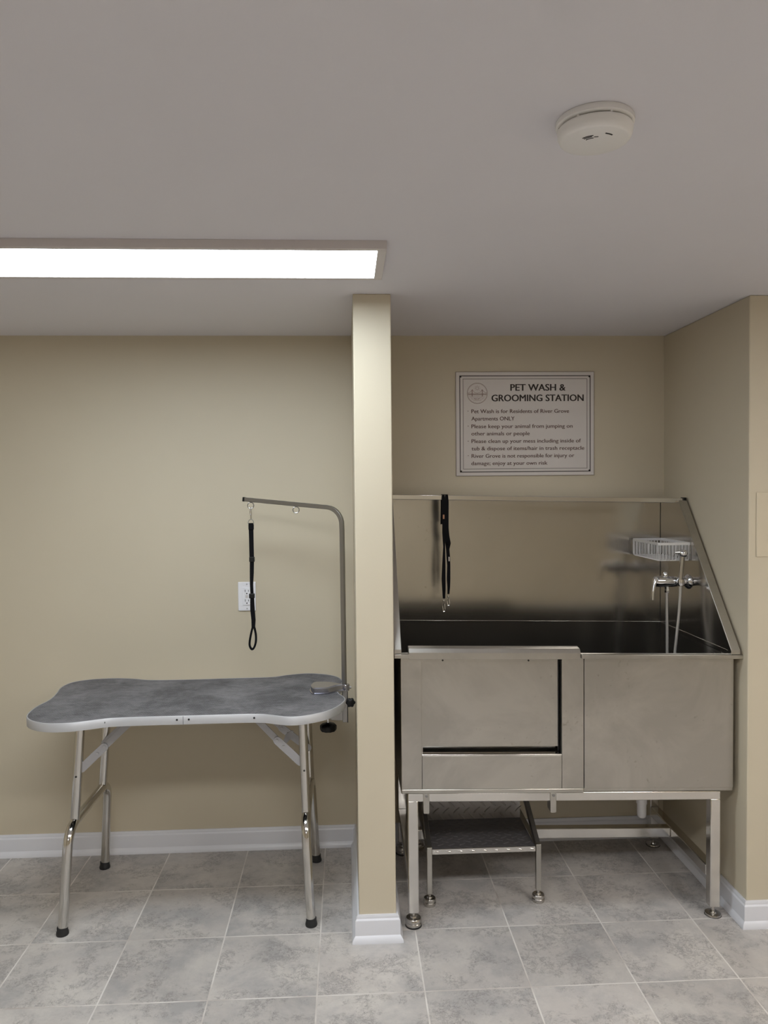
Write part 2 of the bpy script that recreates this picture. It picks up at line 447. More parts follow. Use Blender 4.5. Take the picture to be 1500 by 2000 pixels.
for s, a, b_, bl in (('Pet Wash is for Residents of River Grove', 275, 1137, 486), ('Apartments ONLY', 275, 655, 551),
                     ('Please keep your animal from jumping on', 275, 1168, 619), ('other animals or people', 275, 788, 683),
                     ('Please clean up your mess including inside of', 275, 1242, 750), ('tub & dispose of items/hair in trash receptacle', 275, 1272, 815),
                     ('River Grove is not responsible for injury or', 275, 1183, 881), ('damage; enjoy at your own risk', 272, 945, 946)):
    text_mesh(mb.bm, s, sx(a), sx(b_), sz(bl), .0215, .0003, 2)
for y in (468, 600, 733, 861): mb.lathe([(0, 0), (.0016, 0), (.0016, .0005), (0, .0005)], (sx(246), YS-.0005, sz(y)), 'y', 10)
mb.obj('rules_text', M['ink_brown'], t, smooth=False)
mb = MB(); lx, lz, lr = sx(328), sz(311), .0405
for R, w in ((lr, .0006), (lr-.0025, .0003)): mb.torus((lx, YS, lz), R, w, 'y', 48, 6)
def ln(pts, w=.0004): mb.sweep([(lx+a_*lr, YS-.0001, lz+b_*lr) for a_, b_ in pts], square(w, .0003), (0, -1, 0))
for hgt in (-.10, -.16, -.04): ln([(-.93, hgt), (.93, hgt)], .0005)
for sd in (-1, 1):
    ln([(sd*.48, -.30), (sd*.48, .38)], .0008); ln([(sd*.54, -.30), (sd*.54, .34)], .0005)
    ln([(sd*.48, .36), (sd*.3, .10), (0, -.0)], .0005); ln([(sd*.48, .36), (sd*.7, .12), (sd*.93, .02)], .0005)
    for q_ in (.62, .74, .85, .36, .24): ln([(sd*q_, -.1), (sd*q_, .02 if q_ > .3 else -.02)], .0003)
mb.torus((lx, YS, lz+lr*.50), lr*.14, .0005, 'y', 16, 6)
for i in range(8):
    an = i*PI/4; ln([(.2*math.cos(an), .5+.2*math.sin(an)), (.3*math.cos(an), .5+.3*math.sin(an))], .0004)
for i, (hw, zz) in enumerate(((.8, -.32), (.70, -.45), (.58, -.58), (.4, -.72))):
    ln([(-hw+2*hw*j/12, zz+.025*math.sin(j*2.1+i)) for j in range(13)], .0004)
ln([(-.3, -.48), (-.2, -.56), (.1, -.56), (.2, -.48)], .0006); 
mb.obj('emblem', M['ink_logo'], t)

# ------------------------------------------------------------------ grooming table
ZT = .715
OUT = [(-1.028, 2.488), (-1.034, 2.569), (-1.022, 2.650), (-1.029, 2.731), (-1.043, 2.82), (-1.027, 2.891), (-.972, 2.929), (-.887, 2.940), (-.811, 2.926),
       (-.735, 2.899), (-.59, 2.896), (-.413, 2.902), (-.290, 2.907), (-.236, 2.932), (-.164, 2.953), (-.098, 2.937), (-.045, 2.896), (-.022, 2.835), (-.024, 2.77), (-.036, 2.71), (-.033, 2.655),
       (-.014, 2.605), (-.011, 2.563), (-.031, 2.500), (-.065, 2.445), (-.107, 2.412), (-.150, 2.392), (-.190, 2.389), (-.228, 2.404), (-.270, 2.422), (-.310, 2.427), (-.385, 2.428),
       (-.519, 2.426), (-.645, 2.424), (-.745, 2.418), (-.800, 2.398), (-.855, 2.379), (-.920, 2.378), (-.970, 2.400), (-1.008, 2.438)]
OUT2 = [tuple(p) for p in smooth_closed([(x, y, 0) for x, y in OUT], 5)]
OUT2 = [(p[0], p[1]) for p in OUT2]
def inset(poly, d):
    n = len(poly); out = []
    area = sum(poly[i][0]*poly[(i+1) % n][1]-poly[(i+1) % n][0]*poly[i][1] for i in range(n))
    s_ = 1 if area > 0 else -1
    for i in range(n):
        a, b = Vector(poly[i-1]), Vector(poly[(i+1) % n]); t_ = (b-a).normalized()
        nn = Vector((-t_.y, t_.x))*s_
        out.append((poly[i][0]+nn.x*d, poly[i][1]+nn.y*d))
    return out
t = thing('grooming_table', 'bone-shaped grooming table with grey ribbed top and folding steel legs', 'table', (-.53, 2.66, 0))
MB().prism(inset(OUT2, .004), ZT-.022, ZT-.0035).obj('tabletop', M['black'], t)
MB().prism(inset(OUT2, .0032), ZT-.0035, ZT-.0008).obj('surface_mat', M['mat'], t)
mb = MB(); o1 = OUT2; o2 = inset(OUT2, .0035)
mb.loft([[(x, y, ZT-.0275) for x, y in o2], [(x, y, ZT-.0275) for x, y in o1], [(x, y, ZT-.001) for x, y in o1], [(x, y, ZT) for x, y in inset(OUT2, .001)], [(x, y, ZT) for x, y in o2]], closed=True, cap=False)
et = mb.obj('edge_trim', M['alu'], t, angle=50)
def edge_y(x):      # front edge of the top at a given x
    c = [p for p in OUT2 if p[1] < 2.6]; return min(c, key=lambda p: abs(p[0]-x))[1]
for x in (-.763, -.541, -.504, -.299):
    y = edge_y(x); MB().lathe([(0, 0), (.0032, 0), (.0032, .0015), (0, .0015)], (x, y-.0012, ZT-.012), 'y', 12).obj('screw', M['hole'], et)
x = -.522; y = edge_y(x); MB().box(x-.0005, x+.0005, y-.0006, y+.001, ZT-.027, ZT-.001).obj('seam', M['hole'], et, smooth=False)
# legs
for (xt, xm, xb, tag_) in ((-.879, -.906, -.928, 'left'), (-.155, -.145, -.129, 'right')):
    zm = .338
    yf0, yb0 = 2.474, 2.908
    mb = MB(); rr = .065
    def xz(z): return xb+(xm-xb)*z/zm
    pts = [(xz(.02), yf0, .02), (xz(.12), yf0+.004, .12), (xz(.20), yf0+.008, .20)]
    for i in range(1, 8):
        a = i/7*PI/2; pts.append((xz(.255), yf0+.010+rr*(1-math.cos(a)), zm-rr+rr*math.sin(a)))
    for i in range(0, 7):
        a = PI/2-i/7*PI/2; pts.append((xz(.255), yb0-.010-rr*(1-math.cos(a)), zm-rr+rr*math.sin(a)))
    pts += [(xz(.20), yb0-.008, .20), (xz(.12), yb0-.004, .12), (xz(.02), yb0, .02)]
    pts = [(xz(min(p[2], zm)), p[1], p[2]) for p in pts]
    lf = mb.tube(pts, .0155, 20).obj('lower_leg_frame', M['tube'], t, label='polished steel lower leg frame, curved at both ends')
    for y in (yf0, yb0):
        MB().lathe([(0, 0), (.0190, 0), (.0198, .004), (.0186, .011), (.0170, .015), (.0170, .024), (.0162, .026), (0, .026)], (xb, y, 0), n=24).obj('rubber_foot', M['rubber'], lf)
    for y in (2.545, 2.835 if tag_ == 'left' else 2.838):
        ul = MB().tube([(xm, y, zm+.004), (xt, y, ZT-.024)], .0150 if y < 2.7 else .0145, 20).obj('upper_leg', M['tube'], t)
        if y < 2.7:
            zz = .491; fx = xm+(xt-xm)*(zz-zm)/(ZT-.024-zm)
            MB().lathe([(0, 0), (.0032, 0), (.0032, .002), (0, .002)], (fx, y-.0162, zz), 'y', 12).obj('rivet', M['hole'], ul)
def flat_bar(name, p0, p1, y, w, th, parent, m_, over0=0, over1=0):
    a, b = Vector((p0[0], 0, p0[1])), Vector((p1[0], 0, p1[1])); d = (b-a).normalized(); a -= d*over0; b += d*over1
    n_ = Vector((-d.z, 0, d.x))*w/2; pts = []
    for c, s0 in ((b, 1), (a, -1)):
        for i in range(7):
            an = -PI/2+i*PI/6
            pts.append(c + d*s0*math.cos(an)*w/2*.9 + n_*s0*(-math.sin(an))*-1)
    mb = MB(); mb.prism_y([(p.x, p.z) for p in pts], y-th/2, y+th/2)
    return mb.obj(name, m_, parent, bevel=.0006)
for pts, y in (([(-.700, .682), (-.806, .583), (-.882, .512)], 2.549), ([(-.325, .682), (-.239, .590), (-.163, .515)], 2.549),
               ([(-.700, .682), (-.806, .583), (-.890, .506)], 2.822), ([(-.372, .672), (-.245, .553), (-.150, .476)], 2.80)):
    b1 = flat_bar('folding_brace', pts[0], pts[1], y, .022, .003, t, M['brace'])
    b2 = flat_bar('brace_link', pts[1], pts[2], y-.0035, .027, .003, b1, M['brace'])
    MB().lathe([(0, 0), (.0045, 0), (.0045, .003), (0, .003)], (pts[1][0], y-.008, pts[1][1]), 'y', 14).obj('rivet', M['alu'], b1)
    s_ = 1 if pts[2][0] > pts[1][0] else -1
    qx, qz = pts[1][0]+s_*.022, pts[1][1]-.020
    MB().box(qx-.004, qx+.004, y-.009, y-.0045, qz-.003, qz+.003).obj('lock_tab', M['alu'], b1, smooth=False)
mb = MB(); mb.prism_y([(-.213, .560), (-.198, .575), (-.188, .603), (-.196, .604), (-.215, .590), (-.224, .566)], 2.60, 2.603)
mb.obj('lock_lever', M['brace'], t)

# ------------------------------------------------------------------ grooming arm
YA = 2.690
path = [(-.0135, YA, .64), (-.0145, YA, .9), (-.0158, YA, 1.22), (-.0162, YA, 1.285)]
DX, DY = -.903, .430                                     # the bar is swung back towards the wall
for i in range(1, 9):
    a = i/8*math.radians(84); rr_ = .062*(1-math.cos(a))
    path.append((-.0162+DX*rr_, YA+DY*rr_, 1.300+.062*math.sin(a)))
lx0, ly0, lz0 = path[-1]
EX, EY, EZ = -.3705, 2.800, 1.3916
def arm_p(f): return (lx0+(EX-lx0)*f, ly0+(EY-ly0)*f, lz0+(EZ-lz0)*f)
path += [arm_p(.33), arm_p(1)]
arm = MB().sweep(path, square(.0073), (DY, -DX, 0)).obj('grooming_arm', M['pole'], t, angle=30, label='square steel grooming arm clamped to the right end')
t = arm
MB().sweep([arm_p(.985), arm_p(1.008)], square(.0079), (0, 0, 1)).obj('end_cap', M['black'], t)
for f in (.918, .372):
    p_ = arm_p(f)
    MB().torus((p_[0], p_[1], p_[2]-.0200), .0110, .0018, 'y', 24, 8).obj('eyelet_ring', M['ring'], t)
# clamp
pad = [(-.002, 2.678), (-.033, 2.675), (-.053, 2.657), (-.074, 2.643), (-.117, 2.640), (-.130, 2.658), (-.136, 2.694), (-.132, 2.720), (-.116, 2.738), (-.076, 2.736), (-.046, 2.722), (-.026, 2.706), (-.002, 2.703)]
pp = [(p.x, p.y) for p in smooth_open([(x, y, 0) for x, y in pad], 4)]
mb = MB(); z0 = ZT
mb.loft([[(x, y, z0) for x, y in pp], [(x, y, z0+.0035) for x, y in pp], [(x, y, z0+.0045) for x, y in inset(pp, .0035)], [(x, y, z0+.019) for x, y in inset(pp, .0045)], [(x, y, z0+.0225) for x, y in inset(pp, .0085)]])
mb.obj('clamp_plate', M['cast'], t, angle=40, label='shiny cast clamp plate')
MB().lathe([(0, 0), (.0125, 0), (.0135, .002), (.0135, .020), (.0120, .0225), (0, .0225)], (-.009, YA, ZT), n=24).obj('clamp_collar', M['cast'], t)
MB().lathe([(0, 0), (.0045, 0), (.0045, .006), (0, .006)], (.0045, YA, ZT+.010), 'x', 6).obj('bolt', M['ring'], t)
MB().box(-.0205, -.0035, YA-.012, YA+.012, .604, ZT+.002).obj('clamp_post', M['pole'], t, bevel=.001)
MB().box(-.0035, -.0015, YA-.013, YA+.013, .603, ZT-.002).obj('post_edge', M['black'], t)
mb = MB(); mb.prism_y([(-.020, .650), (-.020, .610), (-.060, .612), (-.085, .640), (-.085, .652)], YA-.010, YA+.010); mb.obj('clamp_jaw', M['pole'], t, bevel=.001)
MB().lathe([(0, 0), (.0045, 0), (.0045, .063), (0, .063)], (-.072, YA, .598), n=12).obj('clamp_screw', M['chrome'], t)
mb = MB()
def knob_ring(R, h, c, n=40, lobes=6, amp=.10, axis='z'):
    ring = []
    for j in range(n):
        a = 2*PI*j/n; r = R*(1+amp*math.cos(lobes*a))
        q = (r*math.cos(a), r*math.sin(a), h) if axis == 'z' else (r*math.cos(a), h, r*math.sin(a))
        ring.append(tuple(q[i]+c[i] for i in range(3)))
    return ring
c = (-.072, YA, .585)
mb.loft([knob_ring(R, h, c, lobes=10, amp=.04) for R, h in ((.018, -.014), (.026, -.012), (.0285, -.005), (.0285, .006), (.024, .011), (.010, .014), (.006, .016))])
mb.obj('clamp_knob', M['black'], t, angle=50)
mb = MB(); c = (.0075, YA-.034, .678)
mb.loft([knob_ring(R, h, c, axis='y') for R, h in ((.011, .0), (.0150, .003), (.0158, .008), (.0150, .013), (.006, .0145), (.006, .022))])
mb.obj('height_knob', M['black'], t, angle=50)
MB().box(-.002, .0125, YA-.014, YA-.010, .671, .685).obj('knob_lug', M['pole'], t)

# ------------------------------------------------------------------ leashes
def strap(mb, pts, W, th):
    P = [Vector(p) for p in pts]; n = len(P); rings = []
    for i, p in enumerate(P):
        t_ = (P[min(i+1, n-1)]-P[max(i-1, 0)]).normalized(); X = Vector((1, 0, 0)); nn = X.cross(t_).normalized()*th/2; h_ = X*W[i]/2
        rings.append([p+h_+nn, p-h_+nn, p-h_-nn, p+h_-nn])
    return mb.loft(rings)
def ribbon(mb, pts, widths, th, y=None):
    """flat strap in the xz plane at a depth; pts (x, y, z)"""
    mb.sweep(pts, lambda i: [(widths[i]/2, th/2), (-widths[i]/2, th/2), (-widths[i]/2, -th/2), (widths[i]/2, -th/2)], (0, -1, 0)); return mb
def clip(mb, x, y, ztop, L):
    """a swivel snap hook hanging down from ztop"""
    mb.torus((x, y, ztop-.004), .0045, .0012, 'y', 14, 6)
    mb.lathe([(0, 0), (.0028, .001), (.0035, .004), (.0026, .008), (0, .009)], (x, y, ztop-.016), n=12)
    pts = [(x+.001, y, ztop-.016), (x-.003, y, ztop-.022), (x-.0045, y, ztop-.5*L-.008), (x-.002, y, ztop-L), (x+.003, y, ztop-L+.001), (x+.0045, y, ztop-L+.008), (x+.003, y, ztop-.022)]
    mb.tube(smooth_open(pts, 4), .0016, 8)
XLs, YARM, ZL = arm_p(.918); YA0 = YA; YA = YARM
t = thing('grooming_leash', 'black nylon loop leash hanging from the ring of the grooming arm', 'leash', (XLs, YA, ZL-.0295))
mb = MB(); zt = ZL-.0295
mb.torus((XLs, YA, zt-.001), .0042, .0014, 'x', 14, 6)
mb.tube(smooth_open([(XLs, YA, zt-.005), (XLs-.003, YA, zt-.010), (XLs-.0025, YA, zt-.020), (XLs+.001, YA, zt-.026), (XLs+.002, YA, zt-.014), (XLs, YA, zt-.005)], 4), .0019, 8)
mb.lathe([(0, 0), (.003, .001), (.0034, .004), (.0026, .012), (0, .013)], (XLs, YA, zt-.037), n=12)
mb.obj('snap_hook', M['chrome'], t)
zd = zt-.043
MB().sweep(smooth_closed([(XLs-.0085, YA, zd-.009), (XLs-.0085, YA, zd-.002), (XLs-.004, YA, zd+.004), (XLs+.004, YA, zd+.004), (XLs+.0085, YA, zd-.002), (XLs+.0085, YA, zd-.009)], 3), square(.0011), (0, 1, 0), False, True).obj('d_ring', M['pole'], t)
z1 = zd-.007
cen = [(XLs+.0000, z1, .0165), (XLs+.0005, z1-.05, .0155), (XLs+.001, z1-.115, .0155), (XLs+.0015, z1-.125, .0145), (XLs+.0005, z1-.165, .0140), (XLs-.0010, z1-.205, .0115), (XLs, z1-.235, .0110),
       (XLs+.0005, z1-.258, .0140), (XLs+.001, z1-.290, .0155), (XLs+.004, z1-.325, .0145), (XLs+.003, z1-.350, .0125)]
mb = MB(); ribbon(mb, [(a, YA, b) for a, b, w in cen], [w for a, b, w in cen], .0035); mb.obj('strap', M['nylon'], t)
mb = MB(); mb.box(XLs-.0085, XLs+.0095, YA-.005, YA+.004, z1-.022, z1-.004); mb.obj('stitched_end', M['nylon'], t, bevel=.001)
mb = MB(); mb.box(XLs-.0075, XLs+.0110, YA-.0055, YA+.005, z1-.130, z1-.113); mb.obj('slide_buckle', M['black'], t, bevel=.002)
mb = MB(); mb.box(XLs-.010, XLs+.0095, YA-.005, YA+.005, z1-.252, z1-.236); mb.obj('loop_keeper', M['black'], t, bevel=.002)
zl = z1-.345
loop = [(XLs+.002, YA-.001, zl), (XLs-.004, YA-.001, zl-.022), (XLs-.0095, YA-.001, zl-.048), (XLs-.0105, YA, zl-.066), (XLs-.004, YA, zl-.078), (XLs+.004, YA, zl-.074), (XLs+.0105, YA+.001, zl-.056), (XLs+.0115, YA+.001, zl-.034), (XLs+.008, YA+.001, zl-.012), (XLs+.004, YA+.001, zl)]
MB().sweep(smooth_open(loop, 5), [(.0035, .0028), (-.0035, .0028), (-.0035, -.0028), (.0035, -.0028)], (0, -1, 0)).obj('neck_loop', M['nylon'], t)
t.scale = (1.04, 1.04, 1.085); YA = YA0

YL = 2.806
def bar_z(x, top=1.4035): return top-.022*(x-.2)
def tub_leash(cxs, widths, label, extra):
    x0 = cxs[0][0]; zt = bar_z(x0)
    t = thing('leash', label, 'leash', (x0, YL, zt), 'leashes draped over the tub bar')
    mb = MB()
    pts = [(x0, YL+.055, zt-.11), (x0, YL+.040, zt-.02), (x0, YL+.030, zt+.0005), (x0, YL+.004, zt+.001), (x0, YL-.0005, zt-.002)] + [(x, YL-.002, z) for x, z in cxs[1:]]
    W = [.0095]*5 + [w_*1.55 for w_ in widths]
    strap(mb, pts, W, .0028).obj('strap', M['nylon'], t, smooth=False)
    extra(t); return t
def ex1(t):
    mb = MB(); mb.box(.3540, .3600, YL-.0055, YL-.001, 1.312, 1.328); mb.obj('metal_band', M['copper'], t, bevel=.001, label='copper coloured band')
    mb = MB(); clip(mb, .3555, YL-.002, 1.020, .050); mb.obj('snap_hook', M['chrome'], t)
tub_leash([(.357, 0), (.357, 1.375), (.3565, 1.335), (.357, 1.30), (.3575, 1.26), (.3585, 1.21), (.357, 1.15), (.3555, 1.09), (.3565, 1.05), (.3565, 1.018)],
          [.0088, .0085, .006, .0075, .0045, .0075, .0095, .008, .0055], 'left black leash draped over the tub bar, with copper band and lower clip', ex1)
def ex2(t):
    mb = MB(); mb.box(.3740, .3785, YL-.0055, YL-.001, 1.156, 1.172); mb.obj('tag', M['tag'], t, bevel=.0005, label='small pale tag')
    mb = MB(); mb.lathe([(0, -.009), (.0065, -.006), (.0085, 0), (.0065, .006), (0, .009)], (.3730, YL-.003, 1.222), 'z', 12); mb.obj('knot', M['nylon'], t)
    mb = MB(); clip(mb, .3725, YL-.002, 1.036, .044); mb.obj('snap_hook', M['chrome'], t)
tub_leash([(.3695, 0), (.3695, 1.375), (.369, 1.33), (.3688, 1.28), (.3700, 1.25), (.3730, 1.222), (.3715, 1.20), (.3735, 1.17), (.3750, 1.14), (.3740, 1.09), (.3745, 1.06), (.3730, 1.034)],
          [.0088, .0088, .0085, .0100, .0130, .008, .0085, .0075, .0085, .0065, .0048], 'right black leash draped over the tub bar, knotted, with pale tag', ex2)

# ------------------------------------------------------------------ pet wash tub
SHEAR[0] = .022
t = thing('pet_wash_tub', 'large stainless steel pet wash tub on square legs in the alcove', 'wash tub', (.71, 2.70, 0))
tub = t
S, SI, SP = M['steel'], M['steel_in'], M['steel_pol']
YFr = 2.428
zb, ztp = .4575, .884
mb = MB()
def plate(x0, x1, z0, z1, y0=YFr, y1=YFr+.018, name='front_panel', m_=S, b=.0012, parent=None): return MB().box(x0, x1, y0, y1, z0, z1).obj(name, m_, parent or tub, bevel=b)
plate(.168, .234, zb, ztp); plate(.690, .7615, zb, ztp); plate(.7635, 1.259, zb, ztp, YFr, YFr+.020)
plate(.2345, .6895, zb, .5665, YFr+.0005, YFr+.016)
plate(.234, .6895, .5665, .5715, YFr-.0005, YFr+.022, 'door_sill', SP)
plate(.1665, .7625, .4435, .4580, YFr-.0006, YFr+.02, 'lower_lip', S, .003)
MB().box(.1665, 1.2605, YFr+.006, 2.972, .4450, .4565).obj('base_pan', S, tub, bevel=.001)
# door
d = MB().box(.2375, .6825, YFr+.020, YFr+.028, .590, .892).obj('sliding_door', S, tub, bevel=.001, label='brushed steel sliding door panel, recessed')
MB().prism_x([(2.414, .8830), (2.414, .9035), (2.424, .9155), (2.452, .9185), (2.455, .9170), (2.455, .8950), (2.429, .8850), (2.427, .8830)], .193, .748).obj('door_cap', S, d, bevel=.0012)
MB().box(.2345, .2385, YFr+.014, YFr+.030, .5715, .885).obj('door_gap_strip', S, tub)
MB().box(.6835, .6895, YFr+.030, YFr+.034, .5715, .885).obj('door_gap_strip', M['hole'], tub)  # black strip paints the shade in the gap beside the door
for x in (.303, .581): MB().lathe([(0, 0), (.003, 0), (.003, .002), (0, .002)], (x, YFr-.0135+.012, .8765), 'y', 10).obj('screw', M['hole'], d)
# outer sides and back
MB().box(.168, .1695, YFr+.018, 2.97, zb, ztp).obj('outer_side', S, tub)
MB().box(1.2575, 1.259, YFr+.02, 2.97, zb, ztp).obj('outer_side', S, tub)
# basin (open box with inner walls) -- four walls and a sloping bottom
mb = MB()
bx0, bx1, by0, by1, bz0, bz1 = .1695, 1.238, 2.470, 2.966, .470, .8985
mb.loft([[(bx0, by0, .881), (bx1, by0, .881), (bx1, by1, bz1), (bx0, by1, bz1)], [(bx0+.004, by0+.004, bz0+.02), (bx1-.004, by0+.004, bz0+.02), (bx1-.004, by1-.004, bz0+.02), (bx0+.004, by1-.004, bz0+.02)],
         [(bx0+.03, by0+.03, bz0), (bx1-.03, by0+.03, bz0), (bx1-.03, by1-.03, bz0), (bx0+.03, by1-.03, bz0)]], cap=False)
mb.poly([(bx0+.03, by0+.03, bz0), (bx1-.03, by0+.03, bz0), (bx1-.03, by1-.03, bz0), (bx0+.03, by1-.03, bz0)])
mb.obj('basin', SI, tub)
MB().box(bx0+.006, bx1-.006, by0+.006, by1-.006, bz0+.022, bz0+.034).obj('added_basin_sheet', M['basin_dark'], tub, bevel=.002)  # unseen black sheet added so the basin walls reflect dark
# rim
mb = MB()
rz0, rz1 = .8835, .9010
RP = [(2.405, .8875), (2.405, .8995), (2.4085, .9012), (2.429, .9010), (2.430, .9000), (2.430, .8850), (by0, .8845), (by0, .8815), (2.427, .8820), (2.427, .8875)]
mb.prism_x(RP, .7485, 1.286); mb.prism_x(RP, .1475, .193)
mb.box(.193, .7485, 2.456, by0, .8815, .8845)
mb.obj('rim', S, tub, bevel=.001)
MB().box(.1480, bx0, by0, 2.975, rz0, rz1-.001).obj('side_rim', SP, tub, bevel=.001)
MB().box(bx1, 1.2700, by0, 2.975, rz0, rz1-.001).obj('side_rim', SP, tub, bevel=.001)
MB().box(bx1-.0012, bx1+.0006, by1-.0012, by1+.0006, .5, 1.389).obj('corner_joint', M['hole'], tub, smooth=False)
# back panel and side panels above the rim
MB().box(.150, 1.2650, by1, by1+.006, rz0, 1.392).obj('back_panel', SI, tub, bevel=.001)
MB().box(bx0, bx1, by1-.0028, by1+.002, .9090, .9125).obj('seam', SP, tub, bevel=.0005)
for (xi, xo, sgn) in ((bx1, 1.268, 1), (bx0, .1475, -1)):
    prof = [(by1, rz1-.004), (2.405, rz1-.004), (2.405, rz1+.012), (2.80, 1.392), (by1, 1.392)]
    a, b_ = sorted((xi, xi+sgn*.0012))
    sp_ = MB().prism_x(prof, a, b_).obj('side_panel', SI, tub)
    a, b_ = sorted((xi+sgn*.0012, xo))
    strip = [(2.405, rz1+.001), (2.405, rz1+.014), (2.80, 1.394), (by1+.004, 1.394), (by1+.004, 1.389), (2.8035, 1.389), (2.4125, rz1+.011), (2.4125, rz1+.001)]
    MB().prism_x(strip, a, b_).obj('sloping_edge', S, sp_, bevel=.0006)
    a, b_ = sorted((xo, xo+sgn*.0012))
    MB().prism_x(prof, a, b_).obj('outer_skin', S, sp_)
    q = MB(); w_ = .0015
    a, b_ = sorted((xi, xi-sgn*w_)); q.box(a, b_, 2.43, by1, .9095, .9120); q.obj('seam', SP, sp_)
# leash bar
MB().box(.150, 1.2650, 2.812, 2.828, 1.3850, 1.4025).obj('leash_bar', SP, tub, bevel=.0015)
MB().box(1.2600, 1.2705, 2.806, 2.834, 1.382, 1.4055).obj('bar_end_cap', M['black'], tub, bevel=.001)
# legs
lw = .0170
for cx in (.2045, 1.2035):
    for cy in (2.450, 2.948):
        lb = .046 if cx < .5 else .052
        l = MB().box(cx-lw, cx+lw, cy-lw, cy+lw, lb+.002, .4175).obj('leg', M['steel_pol'], tub, bevel=.003)
        f = MB().lathe([(0, .003), (.0245, .003), (.0262, .006), (.0262, .013), (.0248, .015), (.0262, .017), (.0255, .026), (.0235, .0285), (.0115, .0290), (.0095, .034), (.0058, .035), (.0058, lb+.006), (0, lb+.006)], (cx, cy, 0), n=32).obj('levelling_foot', M['nickel'], l)
        if True: MB().lathe([(0, 0), (.0255, 0), (.0272, .0015), (.0272, .0035), (0, .0035)], (cx, cy, 0), n=32).obj('foot_pad', M['rubber'], l)
MB().box(.1875, 1.2205, 2.4335, 2.4665, .4145, .4440).obj('front_rail', SP, tub, bevel=.003)
MB().box(.1875, 1.2205, 2.9315, 2.9645, .4145, .4440).obj('rear_rail', SP, tub, bevel=.003)
for cx in (.2045, 1.2035):
    MB().box(cx-lw, cx+lw, 2.4665, 2.9315, .4145, .4440).obj('side_rail', SP, tub, bevel=.003)
    MB().box(cx-lw, cx+lw, 2.4670, 2.9310, .1455, .1825).obj('side_stretcher', SP, tub, bevel=.003)
MB().box(.2215, 1.1865, 2.745, 2.779, .1455, .1825).obj('cross_stretcher', SP, tub, bevel=.003)
# hanger brackets on the front rail
for x in (.2475, .6615):
    hb = MB(); hb.prism_y([(x-.010, .4470), (x+.009, .4470), (x+.010, .4450), (x+.0095, .3810), (x+.0075, .3780), (x-.0075, .3780), (x-.0095, .3810)], 2.4285, 2.4335)
    h_ = hb.obj('hanger_bracket', S, tub, bevel=.0008)
    MB().lathe([(0, 0), (.0048, 0), (.0052, .003), (0, .003)], (x+.0005, 2.4257, .4360), 'y', 8).obj('bolt', M['pole'], h_)
    MB().box(x-.009, x-.0065, 2.4335, 2.47, .381, .415).obj('hook_side', S, h_)
# drain
dp = MB().lathe([(0, .0), (.009, .001), (.0145, .006), (.0165, .013), (.0165, .052), (.0195, .053), (.0195, .085), (.0175, .090), (.0175, .23), (0, .23)], (1.060, 2.70, .2410), n=28)
dp.obj('drain_pipe', M['pvc'], tub, label='white plastic drain pipe stub')

# faucet on the right side panel
fy, fz, fx = 2.716, 1.0995+.001, bx1
MBf = MB()
fc = MB().lathe([(0, 0), (.026, 0), (.0265, -.003), (.023, -.008), (.020, -.011), (.016, -.014), (.0145, -.040), (.0175, -.044), (.0190, -.060), (.0200, -.085), (.0200, -.112), (.0175, -.124), (.011, -.130), (0, -.131)], (fx, fy, fz), 'x', 28).obj('faucet', M['chrome'], tub, label='chrome mixer tap on the right side panel')
mb = MB(); mb.sweep(smooth_open([(fx-.118, fy-.014, fz+.014), (fx-.130, fy-.024, fz+.010), (fx-.139, fy-.030, fz-.010), (fx-.146, fy-.034, fz-.040), (fx-.147, fy-.034, fz-.062)], 5), square(.0042, .0062), (0, 1, 0))
mb.obj('lever', M['chrome'], fc, angle=60)
MB().lathe([(0, 0), (.0085, 0), (.009, .003), (.009, .013), (.0075, .015), (.0075, .03), (0, .03)], (fx-.080, fy, fz-.040), n=6).obj('hose_nut', M['chrome'], fc)
mb = MB(); mb.lathe([(0, 0), (.008, 0), (.010, .004), (.009, .014), (.005, .020), (0, .021)], (fx-.085, fy, fz+.014), n=20)
mb.obj('spout_cap', M['chrome'], fc)
mb = MB(); mb.lathe([(0, 0), (.0135, 0), (.0145, .004), (.0135, .022), (.0100, .022), (.0100, .0), (0, 0)], (fx-.040, fy-.026, fz-.010), n=24)
mb.box(fx-.046, fx-.034, fy-.024, fy-.010, fz-.006, fz+.006)
mb.obj('shower_holder', M['chrome'], fc, angle=50)
# hand shower with hose
SHEAR[0] = 0
hx, hy, hz = fx-.040, fy-.026, 1.083
t = thing('hand_shower', 'chrome hand shower with steel hose resting in the tap holder', 'hand shower', (hx, hy, hz))
mb = MB(); mb.tube(smooth_open([(hx-.001, hy, hz-.018), (hx, hy, hz+.02), (hx+.003, hy, hz+.06), (hx+.006, hy, hz+.090)], 5), [ .0065+.0022*min(1, i/4) for i in range(16)], 16)
hd = mb.obj('handle', M['nickel'], t)
mb = MB(); mb.lathe([(0, -.016), (.007, -.015), (.0125, -.010), (.0150, 0), (.0135, .008), (.008, .013), (0, .0145)], (hx+.009, hy, hz+.100), 'x', 20)
mb.lathe([(0, 0), (.005, 0), (.006, .008), (.0075, .016), (.0075, .019), (0, .019)], (hx-.022, hy, hz+.104), 'x', 16)
mb.obj('spray_head', M['chrome'], t)
def hose(mb, pts, r):
    P = smooth_open(pts, 14); L = [r*(1+.10*(i % 2)) for i in range(len(P))]
    mb.tube(P, L, 10)
